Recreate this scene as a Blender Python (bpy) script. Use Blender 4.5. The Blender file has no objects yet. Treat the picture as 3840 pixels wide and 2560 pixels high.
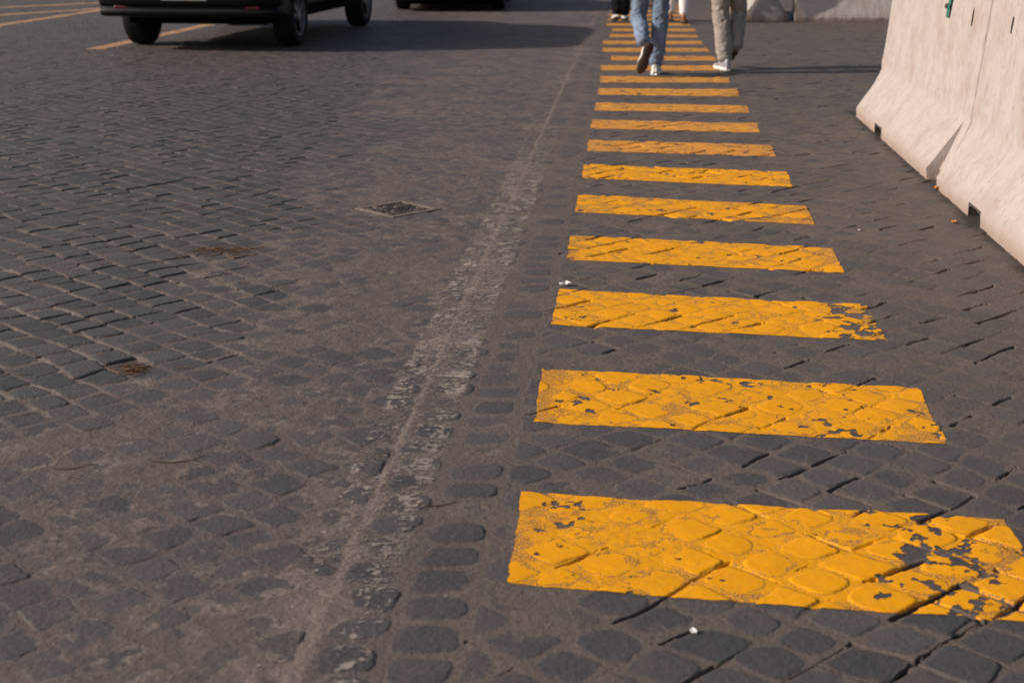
import bpy, bmesh, math, random
import numpy as np
from mathutils import Vector, Matrix, noise as mnoise

random.seed(7)
RNG = np.random.default_rng(11)
SC = bpy.context.scene
COL = SC.collection
R = math.radians

# ------------------------------------------------------------------ camera
H_CAM, PITCH = 1.40, math.atan(969 / 3267.0)
cam_d = bpy.data.cameras.new('camera')
cam = bpy.data.objects.new('camera', cam_d)
COL.objects.link(cam)
cam.location = (0, 0, H_CAM)
cam.rotation_euler = (R(90) - PITCH, 0, 0)
cam_d.lens, cam_d.sensor_width = 50.0, 36.0
cam_d.clip_start, cam_d.clip_end = 0.05, 3000
cam_d.dof.use_dof = True
cam_d.dof.focus_distance = 5.0
cam_d.dof.aperture_fstop = 4.5
SC.camera = cam

# ------------------------------------------------------------------ light
SUN_ELEV, SUN_DIR = R(28), Vector((1.0, 0.13, 0)).normalized()   # way the light travels
wd = bpy.data.worlds.new('World')
SC.world = wd
wd.use_nodes = True
wt = wd.node_tree
bg = wt.nodes['Background']
sky = wt.nodes.new('ShaderNodeTexSky')
sky.sky_type = 'NISHITA'
sky.sun_disc = False
sky.sun_elevation = SUN_ELEV
sky.sun_rotation = math.atan2(-SUN_DIR.x, -SUN_DIR.y)
sky.dust_density = 3.0
sky.air_density = 1.0
haze_tint = wt.nodes.new('ShaderNodeMix')
haze_tint.data_type, haze_tint.blend_type = 'RGBA', 'MULTIPLY'
haze_tint.inputs[0].default_value = 1.0
haze_tint.inputs[7].default_value = (1.12, 1.01, 0.96, 1)
wt.links.new(sky.outputs[0], haze_tint.inputs[6])
wt.links.new(haze_tint.outputs[2], bg.inputs[0])
bg.inputs[1].default_value = 0.10
sun_d = bpy.data.lights.new('sun', 'SUN')
sun_d.energy = 4.2
sun_d.angle = R(0.7)
sun_d.color = (1.0, 0.90, 0.825)
sun = bpy.data.objects.new('sun', sun_d)
COL.objects.link(sun)
ld = Vector((SUN_DIR.x * math.cos(SUN_ELEV), SUN_DIR.y * math.cos(SUN_ELEV), -math.sin(SUN_ELEV)))
sun.rotation_euler = ld.to_track_quat('-Z', 'Y').to_euler()
sun.location = (-20, 5, 12)
SC.view_settings.view_transform = 'Standard'
SC.view_settings.look = 'None'
SC.view_settings.exposure = 0.0
SC.view_settings.gamma = 1.0
SC.cycles.max_bounces = 6
SC.cycles.transparent_max_bounces = 8


# ------------------------------------------------------------------ helpers
def link(o, parent=None):
    COL.objects.link(o)
    if parent is not None:
        o.parent = parent
    return o


def tag(o, label=None, cat=None, group=None, kind=None):
    for k, v in (('label', label), ('category', cat), ('group', group), ('kind', kind)):
        if v:
            o[k] = v
    return o


def empty(name, loc=(0, 0, 0), rz=0.0):
    o = bpy.data.objects.new(name, None)
    o.empty_display_size = 0.2
    o.location = loc
    o.rotation_euler = (0, 0, rz)
    return link(o)


def mesh_obj(name, verts, faces, mat, parent=None, smooth=True):
    me = bpy.data.meshes.new(name)
    me.from_pydata([tuple(v) for v in verts], [], faces)
    me.update()
    if smooth:
        me.polygons.foreach_set('use_smooth', [True] * len(me.polygons))
    if mat:
        me.materials.append(mat)
    return link(bpy.data.objects.new(name, me), parent)


def bm_obj(name, bm, mat, parent=None, smooth=False):
    me = bpy.data.meshes.new(name)
    bmesh.ops.recalc_face_normals(bm, faces=bm.faces)
    bm.to_mesh(me)
    bm.free()
    if smooth:
        me.polygons.foreach_set('use_smooth', [True] * len(me.polygons))
    if mat:
        me.materials.append(mat)
    return link(bpy.data.objects.new(name, me), parent)


def bake_modifiers(o):
    dg = bpy.context.evaluated_depsgraph_get()
    dg.update()
    me = bpy.data.meshes.new_from_object(o.evaluated_get(dg))
    o.modifiers.clear()
    o.data = me
    return o


def add_box(bm, c, s, bev=0.0, rot=None):
    r = bmesh.ops.create_cube(bm, size=1)
    vs = r['verts']
    bmesh.ops.scale(bm, vec=s, verts=vs)
    if bev > 0:
        es = list({e for v in vs for e in v.link_edges})
        q = bmesh.ops.bevel(bm, geom=es, offset=bev, segments=2, affect='EDGES', profile=0.5)
        vs = list({v for f in q['faces'] for v in f.verts} | {v for v in vs if v.is_valid})
    if rot is not None:
        bmesh.ops.rotate(bm, cent=(0, 0, 0), matrix=rot, verts=vs)
    bmesh.ops.translate(bm, vec=c, verts=vs)


# --- numpy value noise
_T = RNG.random((512, 512)).astype(np.float32)


def vn(x, y):
    ix, iy = np.floor(x), np.floor(y)
    fx, fy = (x - ix).astype(np.float32), (y - iy).astype(np.float32)
    ix, iy = ix.astype(np.int32), iy.astype(np.int32)
    fx = fx * fx * fx * (fx * (fx * 6 - 15) + 10)
    fy = fy * fy * fy * (fy * (fy * 6 - 15) + 10)
    a, b = ix & 511, iy & 511
    a1, b1 = (ix + 1) & 511, (iy + 1) & 511
    v0 = _T[a, b] * (1 - fx) + _T[a1, b] * fx
    v1 = _T[a, b1] * (1 - fx) + _T[a1, b1] * fx
    return (v0 * (1 - fy) + v1 * fy) * 2 - 1


def fbm(x, y, f, o=3, seed=0.0, gain=0.5):
    s, a, t = 0, 1.0, 0
    for k in range(o):
        c, q = math.cos(0.6 * k + 0.3), math.sin(0.6 * k + 0.3)
        s = s + a * vn((x * c - y * q) * f + seed + 17.3 * k, (x * q + y * c) * f - seed * 1.7 + 5.1 * k)
        t += a
        a *= gain
        f *= 2.03
    return s / t


def sst(a, b, x):
    t = np.clip((x - a) / (b - a), 0, 1)
    return t * t * (3 - 2 * t)


def hsh(i, j, k):
    i = i.astype(np.int64)
    j = j.astype(np.int64)
    return _T[(i * 7 + k * 101 + (j * 13 >> 3)) & 511, (j * 11 + k * 57 + (i * 5 >> 2)) & 511]


# ------------------------------------------------------------------ materials
def new_mat(name):
    m = bpy.data.materials.new(name)
    m.use_nodes = True
    nt = m.node_tree
    return m, nt, nt.nodes['Principled BSDF'], nt.nodes['Material Output']


class NB:
    def __init__(s, nt):
        s.nt = nt

    def n(s, t, **kw):
        d = s.nt.nodes.new(t)
        for k, v in kw.items():
            setattr(d, k, v)
        return d

    def put(s, sock, v):
        if hasattr(v, 'is_linked') or hasattr(v, 'links'):
            s.nt.links.new(v, sock)
        else:
            sock.default_value = v

    def math(s, op, a, b=0.0, clamp=False):
        d = s.n('ShaderNodeMath', operation=op, use_clamp=clamp)
        s.put(d.inputs[0], a)
        s.put(d.inputs[1], b)
        return d.outputs[0]

    def mix(s, f, a, b, blend='MIX'):
        d = s.n('ShaderNodeMix', data_type='RGBA', blend_type=blend)
        s.put(d.inputs[0], f)
        s.put(d.inputs[6], a if hasattr(a, 'links') else (*a, 1))
        s.put(d.inputs[7], b if hasattr(b, 'links') else (*b, 1))
        return d.outputs[2]

    def noise(s, vec, scale, detail=3.0, rough=0.55, dist=0.0):
        d = s.n('ShaderNodeTexNoise')
        s.nt.links.new(vec, d.inputs['Vector'])
        d.inputs['Scale'].default_value = scale
        d.inputs['Detail'].default_value = detail
        d.inputs['Roughness'].default_value = rough
        d.inputs['Distortion'].default_value = dist
        return d.outputs[0]

    def ramp(s, v, a, b, lo=0.0, hi=1.0):
        d = s.n('ShaderNodeMapRange', clamp=True)
        s.put(d.inputs[0], v)
        d.inputs[1].default_value, d.inputs[2].default_value = a, b
        d.inputs[3].default_value, d.inputs[4].default_value = lo, hi
        return d.outputs[0]

    def obj_co(s, scale=None):
        c = s.n('ShaderNodeTexCoord').outputs['Object']
        if scale:
            m = s.n('ShaderNodeMapping')
            s.nt.links.new(c, m.inputs[0])
            m.inputs['Scale'].default_value = scale
            c = m.outputs[0]
        return c

    def attr(s, name):
        a = s.n('ShaderNodeAttribute', attribute_name=name)
        x = s.n('ShaderNodeSeparateXYZ')
        s.nt.links.new(a.outputs['Vector'], x.inputs[0])
        return x.outputs[0], x.outputs[1], x.outputs[2]

    def bump(s, bsdf, h, strength, dist):
        b = s.n('ShaderNodeBump')
        b.inputs['Strength'].default_value = strength
        b.inputs['Distance'].default_value = dist
        s.nt.links.new(h, b.inputs['Height'])
        s.nt.links.new(b.outputs[0], bsdf.inputs['Normal'])


def simple_mat(name, col, rough=0.6, var=0.25, scale=20.0, bump=0.0, spec=0.4, metallic=0.0, coat=0.0):
    m, nt, bs, out = new_mat(name)
    b = NB(nt)
    co = b.obj_co()
    nz = b.noise(co, scale, 4)
    dark = tuple(c * (1 - var) for c in col)
    lite = tuple(min(1, c * (1 + var)) for c in col)
    nt.links.new(b.mix(b.ramp(nz, 0.3, 0.7), dark, lite), bs.inputs['Base Color'])
    bs.inputs['Roughness'].default_value = rough
    bs.inputs['Specular IOR Level'].default_value = spec
    bs.inputs['Metallic'].default_value = metallic
    bs.inputs['Coat Weight'].default_value = coat
    if bump:
        b.bump(bs, b.noise(co, scale * 6, 3), bump, 0.004)
    return m


STONE_D, STONE_L = (0.044, 0.043, 0.044), (0.084, 0.077, 0.075)
MORT_M, MORT_B = (0.112, 0.089, 0.082), (0.122, 0.095, 0.077)
SAND = (0.235, 0.190, 0.160)


def ground_colour(b, nt):
    """stone / mortar / dust colouring shared by the road and by worn paint"""
    co = b.obj_co()
    st, rn, du = b.attr('pave')
    sa, br, di = b.attr('soil')
    fine = b.noise(co, 330, 4, 0.7)
    mid = b.noise(co, 70, 4, 0.6)
    big = b.noise(co, 2.2, 4, 0.6)
    stone = b.mix(rn, STONE_D, STONE_L)
    stone = b.mix(b.ramp(b.noise(co, 24, 5, 0.65), 0.42, 0.70, 0, 0.5), stone, (0.088, 0.080, 0.078))
    stone = b.mix(b.ramp(fine, 0.50, 0.72, 0, 0.55), stone, (0.115, 0.108, 0.105))
    mort = b.mix(br, MORT_M, MORT_B)
    mort = b.mix(b.ramp(fine, 0.46, 0.68, 0.0, 0.65), mort, (0.185, 0.150, 0.130))
    mort = b.mix(b.ramp(fine, 0.44, 0.28, 0.0, 0.55), mort, (0.055, 0.043, 0.038))
    mort = b.mix(b.ramp(mid, 0.44, 0.28, 0.0, 0.5), mort, (0.050, 0.040, 0.036))
    grit = b.n('ShaderNodeTexVoronoi')
    nt.links.new(co, grit.inputs['Vector'])
    grit.inputs['Scale'].default_value = 150
    mort = b.mix(b.math('MULTIPLY', b.ramp(grit.outputs['Distance'], 0.30, 0.16), b.ramp(fine, 0.46, 0.6)), mort, (0.24, 0.205, 0.185))
    stone = b.mix(b.math('MULTIPLY', b.ramp(grit.outputs['Distance'], 0.17, 0.08), b.ramp(fine, 0.50, 0.60)), stone, (0.21, 0.195, 0.185))
    mort = b.mix(b.math('MULTIPLY', sa, b.ramp(mid, 0.3, 0.6, 0.55, 1.0)), mort, SAND)
    film = b.math('MULTIPLY', du, b.ramp(mid, 0.36, 0.62, 0.25, 1.0), clamp=True)
    stone = b.mix(film, stone, mort)
    c = b.mix(st, mort, stone)
    c = b.mix(di, c, (0.030, 0.024, 0.019))
    c = b.mix(b.ramp(big, 0.3, 0.7, 0.0, 0.35), c, (0.062, 0.056, 0.056))
    return c, st, fine, mid, co


def make_road_mat():
    m, nt, bs, out = new_mat('cobbles_and_mortar')
    b = NB(nt)
    c, st, fine, mid, co = ground_colour(b, nt)
    nt.links.new(c, bs.inputs['Base Color'])
    nt.links.new(b.ramp(st, 0, 1, 0.92, 0.56), bs.inputs['Roughness'])
    bs.inputs['Specular IOR Level'].default_value = 0.33
    crumb = b.noise(co, 30, 6, 0.66, 0.15)
    h = b.math('ADD', b.math('MULTIPLY', fine, 0.40), mid)
    h = b.math('ADD', h, b.math('MULTIPLY', b.math('MULTIPLY', crumb, 0.85), b.ramp(st, 0, 1, 1.0, 0.35)))
    b.bump(bs, h, 0.75, 0.0055)
    return m


def make_paint_mat(name, col, dirt, speck, soft=0.0015):
    """road paint: attribute 'cover' (metres inside the painted edge) cuts it, joints take it badly"""
    m, nt, bs, out = new_mat(name)
    b = NB(nt)
    c, st, fine, mid, co = ground_colour(b, nt)
    cov, thin, _ = b.attr('cover')
    spk = b.noise(co, 210, 4, 0.7)
    tone = b.noise(co, 9, 4, 0.6)
    p = b.mix(b.ramp(tone, 0.3, 0.7), tuple(x * 0.93 for x in col), tuple(min(1, x * 1.05) for x in col))
    p = b.mix(b.math('MULTIPLY', b.ramp(b.noise(co, 38, 5, 0.7), 0.42, 0.75), dirt, clamp=True), p, (0.30, 0.19, 0.11))
    # speckled wear: strong in the joints (st=0), weak on the stones, stronger where thin
    pat = b.ramp(b.noise(co, 16, 3, 0.6), 0.36, 0.62, 0.62, 1.12)
    lim = b.math('ADD', b.math('MULTIPLY', b.math('MULTIPLY', b.math('SUBTRACT', 1.0, st), pat), speck), b.math('MULTIPLY', thin, 0.24))
    line = b.math('SUBTRACT', 1.0, b.math('ABSOLUTE', b.math('SUBTRACT', b.math('MULTIPLY', st, 2.0), 1.0)))
    lim = b.math('ADD', lim, b.math('MULTIPLY', line, 0.36))
    lim = b.math('MINIMUM', lim, 0.375)
    w = b.math('SUBTRACT', lim, b.math('SUBTRACT', 0.86, spk))
    w = b.ramp(w, -0.015, 0.035)
    c2 = b.mix(0.12, c, col)
    p = b.mix(b.math('MULTIPLY', w, 0.92), p, c2)
    nt.links.new(p, bs.inputs['Base Color'])
    bs.inputs['Roughness'].default_value = 0.62
    bs.inputs['Specular IOR Level'].default_value = 0.10
    b.bump(bs, b.math('ADD', spk, mid), 0.25, 0.002)
    tr = b.n('ShaderNodeBsdfTransparent')
    mx = b.n('ShaderNodeMixShader')
    nt.links.new(b.ramp(cov, -soft * 0.3, soft), mx.inputs[0])
    nt.links.new(tr.outputs[0], mx.inputs[1])
    nt.links.new(bs.outputs[0], mx.inputs[2])
    nt.links.new(mx.outputs[0], out.inputs['Surface'])
    return m


# ------------------------------------------------------------------ the cobbled road
BAND0, BAND_S, BAND_W = -0.405, 0.0862, 0.315


def band_left(y):
    return BAND0 + (y - 2.65) * BAND_S


def stones(u, v, pu, pv, seed, stag, gap0, gap1, rad0, rad1):
    """running courses along u; returns signed distance to the stone (m), local p, random numbers, crack distances"""
    j = np.floor(v / pv)
    off = (hsh(j, j * 0, seed) * stag) * pu
    uu = u + off
    i = np.floor(uu / pu)
    lu, lv = uu - (i + 0.5) * pu, v - (j + 0.5) * pv
    r = [hsh(i, j, seed + k) for k in range(1, 9)]
    # open cracks: distance to the nearest joint line with that joint's own random number
    ku, kv = np.round(uu / pu), np.round(v / pv)
    cr = (np.abs(uu - ku * pu), hsh(ku, j, seed + 21), np.abs(v - kv * pv), hsh(i, kv, seed + 22))
    a = (r[0] - 0.5) * 0.20
    lu = lu + (r[1] - 0.5) * 0.008
    lv = lv + (r[2] - 0.5) * 0.008
    ca, sa = np.cos(a), np.sin(a)
    qu, qv = lu * ca - lv * sa, lu * sa + lv * ca
    g = gap0 + (gap1 - gap0) * r[3] ** 1.6
    # slightly trapezoidal outlines
    hu = pu / 2 - g / 2 - 0.006 * r[4] + (r[5] - 0.5) * 0.16 * qv
    hv = pv / 2 - g / 2 - 0.004 * r[5] + (r[4] - 0.5) * 0.16 * qu
    rad = rad0 + (rad1 - rad0) * r[6]
    au, av = np.abs(qu) - hu + rad, np.abs(qv) - hv + rad
    d = np.hypot(np.maximum(au, 0), np.maximum(av, 0)) + np.minimum(np.maximum(au, av), 0) - rad
    return d, qu, qv, r, cr


def pave(x, y):
    x = x.astype(np.float64)
    y = y.astype(np.float64)
    wx = 0.060 * fbm(x, y, 0.9, 2, 3.1) + 0.014 * fbm(x, y, 5.0, 2, 9.7)
    wy = 0.060 * fbm(x, y, 0.9, 2, 33.1) + 0.014 * fbm(x, y, 5.0, 2, 29.7)
    X, Y = x + wx, y + wy
    b = x - band_left(y) + 0.007 * fbm(x, y, 9, 2, 4.4)
    zA, zC = b < 0, b > BAND_W

    def rot(t):
        c, s = math.cos(t), math.sin(t)
        return X * c + Y * s, -X * s + Y * c
    uA, vA = rot(R(-46))
    uC, vC = rot(R(43))
    dA, quA, qvA, rA, crA = stones(uA, vA, 0.132, 0.126, 3, 1.0, 0.004, 0.016, 0.008, 0.026)
    dC, quC, qvC, rC, crC = stones(uC, vC, 0.132, 0.130, 40, 0.30, 0.004, 0.022, 0.010, 0.044)
    uB, vB = y + 0.012 * fbm(x, y, 6, 2, 8.8), b
    vB = vB + 0.012 * fbm(x, y, 7, 2, 81.0)
    dB, quB, qvB, rB, crB = stones(uB, vB, 0.130, BAND_W / 2, 80, 1.0, 0.010, 0.034, 0.018, 0.045)
    dA = np.maximum(dA, b + 0.016)
    dC = np.maximum(dC, BAND_W + 0.008 - b)

    def pick(a, bb, c):
        return np.where(zA, a, np.where(zC, c, bb))
    d = pick(dA, dB, dC)
    qu, qv = pick(quA, quB, quC), pick(qvA, qvB, qvC)
    r = [pick(rA[k], rB[k], rC[k]) for k in range(8)]
    cr = [pick(crA[k], crB[k], crC[k]) for k in range(4)]
    d = d + 0.0045 * fbm(x, y, 30, 3, 1.3) + 0.0014 * fbm(x, y, 160, 2, 6.3)
    n1 = fbm(x, y, 0.9, 3, 55.0)
    n2 = fbm(x, y, 3.2, 3, 71.0)
    n3 = fbm(x, y, 11.0, 3, 12.0)
    n4 = fbm(x, y, 24.0, 3, 18.0)
    # dusty track left of the crossing where mortar nearly drowns the stones
    edge = -1.02 - 0.55 * sst(4.4, 3.5, y) - 1.5 * sst(3.6, 2.7, y) + 0.10 * sst(8, 14, y)
    track = sst(-0.50, 0.42, x - edge + 0.34 * n1 + 0.20 * n2) * (1 - 0.62 * sst(0.0, 0.08, b)) * (1 - 0.85 * sst(BAND_W - 0.05, BAND_W + 0.15, b))
    track = track * (1 - 0.40 * sst(15, 24, y))
    corner = sst(0.25, 1.0, x - 0.15 * (y - 2.2)) * sst(4.2, 2.6, y + 0.35 * n2)
    # mortar level against the stone tops
    depA = 0.0028 + 0.0012 * n3
    depB = 0.0022 + 0.0022 * n3
    depC = 0.0006 + 0.0020 * n3 + 0.0016 * n2 + 0.0010 * n4 + 0.0016 * corner
    wB = sst(-0.03, 0.03, b)
    wC = sst(BAND_W - 0.05, BAND_W + 0.06, b)
    worn = sst(3.3, 4.6, y + 0.5 * n2) * 0.0010 - 0.0006 * n4                  # the two straight courses drown further up the road
    dep = depA * (1 - wB) + (depB - worn) * wB * (1 - wC) + depC * wC
    lvl = -dep * (1 - track) + track * (0.0008 + 0.0024 * n2 + 0.0020 * n3 + 0.0024 * n4)
    lvl = lvl - 0.0011 * track * sst(4.0, 3.2, y + 0.4 * n1)
    lvl = lvl - 0.0012 + 0.0007 * fbm(x, y, 60, 3, 14.0)
    # stone tops
    s2 = (qu * qu + qv * qv) / (0.06 ** 2)
    top = (r[7] - 0.55) * 0.0034 + (r[5] - 0.5) * 0.050 * qu + (r[6] - 0.5) * 0.050 * qv - 0.0007 * s2
    top = top + 0.0007 * fbm(x, y, 40, 3, 2.2) - ~(zA | zC) * (0.0022 * (r[2] > 0.62) * r[3] + 0.0002)
    e = np.clip(1 + d / 0.009, 0, None)
    top = top - (0.0024 - 0.0006 * zC) * np.minimum(e, 1.0) ** 2.4 - np.where(d > 0, 0.003 + np.minimum(d * 3.0, 0.035), 0)
    k = 0.0007
    h = np.clip(0.5 + 0.5 * (top - lvl) / k, 0, 1)
    z = lvl * (1 - h) + top * h + k * h * (1 - h)
    # open cracks in some joints
    nn = 0.5 * n2 + 0.5 * n1
    pu_ = np.where(zA, 0.58 + 0.40 * nn, np.where(zC, 0.22 + 0.35 * nn + 0.45 * corner, 0.10)) * (1 - 0.93 * track)
    pv_ = np.where(zA, 0.13 + 0.20 * nn, np.where(zC, 0.36 + 0.45 * nn + 0.55 * corner, 0.08)) * (1 - 0.93 * track)
    step = np.clip((y * y + 2.0) * 0.62 / 1991, 0.0022, 0.0085)
    n5 = fbm(x, y, 48.0, 2, 27.0)
    cw = np.maximum(0.0042 + 0.0050 * n4 + 0.0020 * n5 + 0.0024 * corner, 0.0004) * sst(-0.30, 0.15, n3 + 0.12) + 0.9 * np.maximum(step - 0.004, 0)
    wob = 0.006 * n4 + 0.0025 * n5
    near = np.clip((d + 0.0015) / 0.0022, 0, 1)                 # only outside the stone's own outline
    cu = sst(0.0, 0.38, pu_ - cr[1]) * sst(1.6, 0.5, np.abs(cr[0] + wob) / np.maximum(cw, 0.0006)) * near
    cv = sst(0.0, 0.38, pv_ - cr[3]) * sst(1.6, 0.5, np.abs(cr[2] + wob) / np.maximum(cw, 0.0006)) * near
    crack = np.maximum(cu, cv) * (np.abs(b - BAND_W / 2) > BAND_W / 2 - 0.01)
    z = z - crack * (0.016 + 0.006 * corner)
    z = np.maximum(z, -0.030)
    stone = sst(-0.0005, 0.0010, top - lvl) * (1 - crack)
    rim = np.exp(-((top - lvl + 0.0004) / 0.0006) ** 2) * sst(-0.15, 0.35, n4 + 0.4 * n2) * (0.35 + 0.65 * track)
    joint = np.exp(-((b + 0.002 + 0.012 * n4) / (0.008 + 0.006 * n3 + 0.014 * sst(3.6, 2.4, y))) ** 2) * sst(0.45, -0.2, n3 * 0.6 + 0.05 * y - 0.75)
    joint = np.maximum(np.minimum(1.35 * joint, 1.0), 0.55 * (1 - stone) * np.exp(-(b / 0.13) ** 2) * sst(0.1, 0.5, n2 + 0.6 * n3 + 0.1))
    vline = np.exp(-(cr[2] / 0.013) ** 2) * zA * (1 - track)
    sand = np.clip(joint + 0.80 * rim + 0.22 * track * sst(0.2, 0.6, n3) + (0.90 - 0.60 * sst(4.8, 7.0, y)) * vline * sst(-0.35, 0.25, n3 + 0.2 * n2)
                   + (0.35 - 0.25 * sst(4.8, 7.0, y)) * zA * (1 - track) * sst(-0.1, 0.5, n3 + 0.2 * n2), 0, 1)
    brown = np.clip(sst(BAND_W - 0.25, BAND_W + 0.2, b) * (0.75 + 0.4 * n1), 0, 1)
    dust = np.clip(0.16 + 0.46 * track + 0.20 * n4 - 0.16 * sst(4.0, 3.2, y) + 0.22 * n1 + 0.20 * n3 + 0.16 * zC + 0.30 * ~(zA | zC) * sst(3.0, 5.0, y) + 0.36 * zC * sst(2.6, 5.5, y) * (1 - 0.4 * corner) + (r[0] - 0.5) * 0.40
                   + 0.25 * sst(9, 20, y) - 0.22 * zA * (1 - track) * sst(0.25, -0.2, n2 + 0.5 * n1) + 0.18 * zA * sst(0.1, 0.5, n2 + 0.4 * n3), 0, 1)
    dirt = np.maximum(0.85 * crack, 0.8 * sst(-0.008, -0.016, z))
    return z, stone, r[4], dust, sand, brown, dirt


# barrier foot line (world x, y), measured along its road face
BAR_A, BAR_B = Vector((2.564, 10.717, 0)), Vector((2.16, 5.844, 0))
BAR_DIR = (BAR_B - BAR_A).normalized()          # towards the camera
BAR_N = Vector((BAR_DIR.y, -BAR_DIR.x, 0))      # to the road side
if BAR_N.x > 0:
    BAR_N = -BAR_N
GRATE_C, GRATE_R, GRATE_A = (-0.575, 7.06), 0.155, R(43)

C0 = 0.85
ys = [1.7]
while ys[-1] < 27.5:
    y = ys[-1]
    px = (y * y + H_CAM ** 2) / (H_CAM * 1422)
    cap = 0.0062 if y < 8 else (0.0085 if y < 13 else (0.016 if y < 18 else 0.04))
    ys.append(y + min(cap, max(0.0022, 0.62 * px)))
n_fine_rows = len(ys)
st = 0.06
while ys[-1] < 900:
    ys.append(ys[-1] + st)
    st *= 1.13
ys = np.array(ys)
TW = 0.345 * 1.20
tc = np.linspace(-TW, TW, 1540)
dt = tc[1] - tc[0]
ext = [dt * 2]
while sum(ext) < 2.6:
    ext.append(ext[-1] * 1.035)
ext = np.cumsum(ext)
tc = np.concatenate([-(ext[::-1]) - TW, tc, ext + TW])
NR, NC = len(ys), len(tc)
GY = np.repeat(ys[:, None], NC, 1)
GX = (GY + C0) * tc[None, :]
Z, A_st, A_rn, A_du, A_sa, A_br, A_di = pave(GX, GY)
coarse = (np.abs(tc)[None, :] > TW * 1.5) | (GY > 27.6)
Z = np.where(coarse, -0.004, Z)
A_st = np.where(coarse, 0.55, A_st)
A_rn = np.where(coarse, 0.5, A_rn)
A_di = np.where(coarse, 0.0, A_di)
# dirt gathered along the barrier foot
dB = (GX - BAR_A.x) * BAR_N.x + (GY - BAR_A.y) * BAR_N.y
litter = sst(0.075, 0.0, dB + 0.05 * fbm(GX, GY, 7, 3, 23.0)) * (GY < 10.9) * (GY > 3)
A_di = np.clip(A_di + 0.8 * litter, 0, 1)
# the shaft under the drain grate
gx, gy = GX - GRATE_C[0], GY - GRATE_C[1]
ca, sa = math.cos(GRATE_A), math.sin(GRATE_A)
gq = np.maximum(np.abs(gx * ca + gy * sa), np.abs(-gx * sa + gy * ca))
Z = np.where(gq < GRATE_R - 0.004, -0.05, Z)


def set_attr(me, name, data):
    a = me.attributes.new(name, 'FLOAT_VECTOR', 'POINT')
    a.data.foreach_set('vector', np.ascontiguousarray(np.stack(data, -1), dtype=np.float32).ravel())


def fast_mesh(name, V, F):
    me = bpy.data.meshes.new(name)
    me.vertices.add(len(V))
    me.vertices.foreach_set('co', np.ascontiguousarray(V, dtype=np.float32).ravel())
    me.loops.add(F.size)
    me.loops.foreach_set('vertex_index', np.ascontiguousarray(F, dtype=np.int32).ravel())
    me.polygons.add(len(F))
    me.polygons.foreach_set('loop_start', np.arange(0, F.size, 4, dtype=np.int32))
    me.polygons.foreach_set('use_smooth', np.ones(len(F), dtype=bool))
    me.update(calc_edges=True)
    return me


IDX = np.arange(NR * NC).reshape(NR, NC)
F = np.stack([IDX[:-1, :-1], IDX[:-1, 1:], IDX[1:, 1:], IDX[1:, :-1]], -1).reshape(-1, 4)
me = fast_mesh('road', np.stack([GX, GY, Z], -1).reshape(-1, 3), F)
set_attr(me, 'pave', (A_st.ravel(), A_rn.ravel(), A_du.ravel()))
set_attr(me, 'soil', (A_sa.ravel(), A_br.ravel(), A_di.ravel()))
M_ROAD = make_road_mat()
me.materials.append(M_ROAD)
road = link(bpy.data.objects.new('road', me))
road['kind'] = 'structure'
# plain ground sheet under and around it, out to the horizon
gm = simple_mat('far_paving', (0.070, 0.061, 0.058), 0.85, 0.3, 3.0)
g = mesh_obj('ground', [(-1500, -1500, -0.06), (1500, -1500, -0.06), (1500, 1500, -0.06), (-1500, 1500, -0.06)], [(0, 1, 2, 3)], gm, smooth=False)
g['kind'] = 'structure'


def edge_dist(x, y, poly):
    """signed distance inside a convex counter-clockwise quad, metres"""
    d = None
    for k in range(4):
        (x0, y0), (x1, y1) = poly[k], poly[(k + 1) % 4]
        L = math.hypot(x1 - x0, y1 - y0)
        s = ((x1 - x0) * (y - y0) - (y1 - y0) * (x - x0)) / L
        d = s if d is None else np.minimum(d, s)
    return d


def paint_patch(name, poly, mat, wear, lift=0.0014):
    """paint lying on the cobbles: the road's own faces inside the outline, lifted by the paint's thickness"""
    px, py = [p[0] for p in poly], [p[1] for p in poly]
    r0, r1 = np.searchsorted(ys, min(py) - 0.06), np.searchsorted(ys, max(py) + 0.06)
    tmin = min((a - 0.05) / (b + C0) for a, b in poly)
    tmax = max((a + 0.05) / (b + C0) for a, b in poly)
    c0, c1 = np.searchsorted(tc, tmin), np.searchsorted(tc, tmax)
    sl = (slice(r0, r1), slice(c0, c1))
    x, y, z = GX[sl], GY[sl], Z[sl]
    far = sst(6, 12, y.mean())
    ed = edge_dist(x, y, poly)
    ed = ed + (0.0035 * fbm(x, y, 22, 3, 40.0) + 0.0022 * fbm(x, y, 90, 2, 41.0)) + 0.009 * fbm(x, y, 3.0, 2, 43.0) + 0.0030 * (A_st[sl] - 0.5)
    cov, thin = wear(x, y, z, ed)
    keep = cov > -0.004
    fi = keep[:-1, :-1] | keep[1:, :-1] | keep[:-1, 1:] | keep[1:, 1:]
    n, m_ = x.shape
    idx = np.arange(n * m_).reshape(n, m_)
    f = np.stack([idx[:-1, :-1], idx[:-1, 1:], idx[1:, 1:], idx[1:, :-1]], -1)[fi]
    used = np.unique(f)
    mp = np.full(n * m_, -1)
    mp[used] = np.arange(len(used))
    V = np.stack([x, y, z + lift], -1).reshape(-1, 3)[used]
    me = fast_mesh(name, V, mp[f])

    def g(a):
        return a[sl].reshape(-1)[used]
    set_attr(me, 'pave', (g(A_st), g(A_rn), g(A_du)))
    set_attr(me, 'soil', (g(A_sa), g(A_br), g(A_di)))
    set_attr(me, 'cover', (cov.reshape(-1)[used], thin.reshape(-1)[used], np.zeros(len(used))))
    me.materials.append(mat)
    return link(bpy.data.objects.new(name, me))


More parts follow.
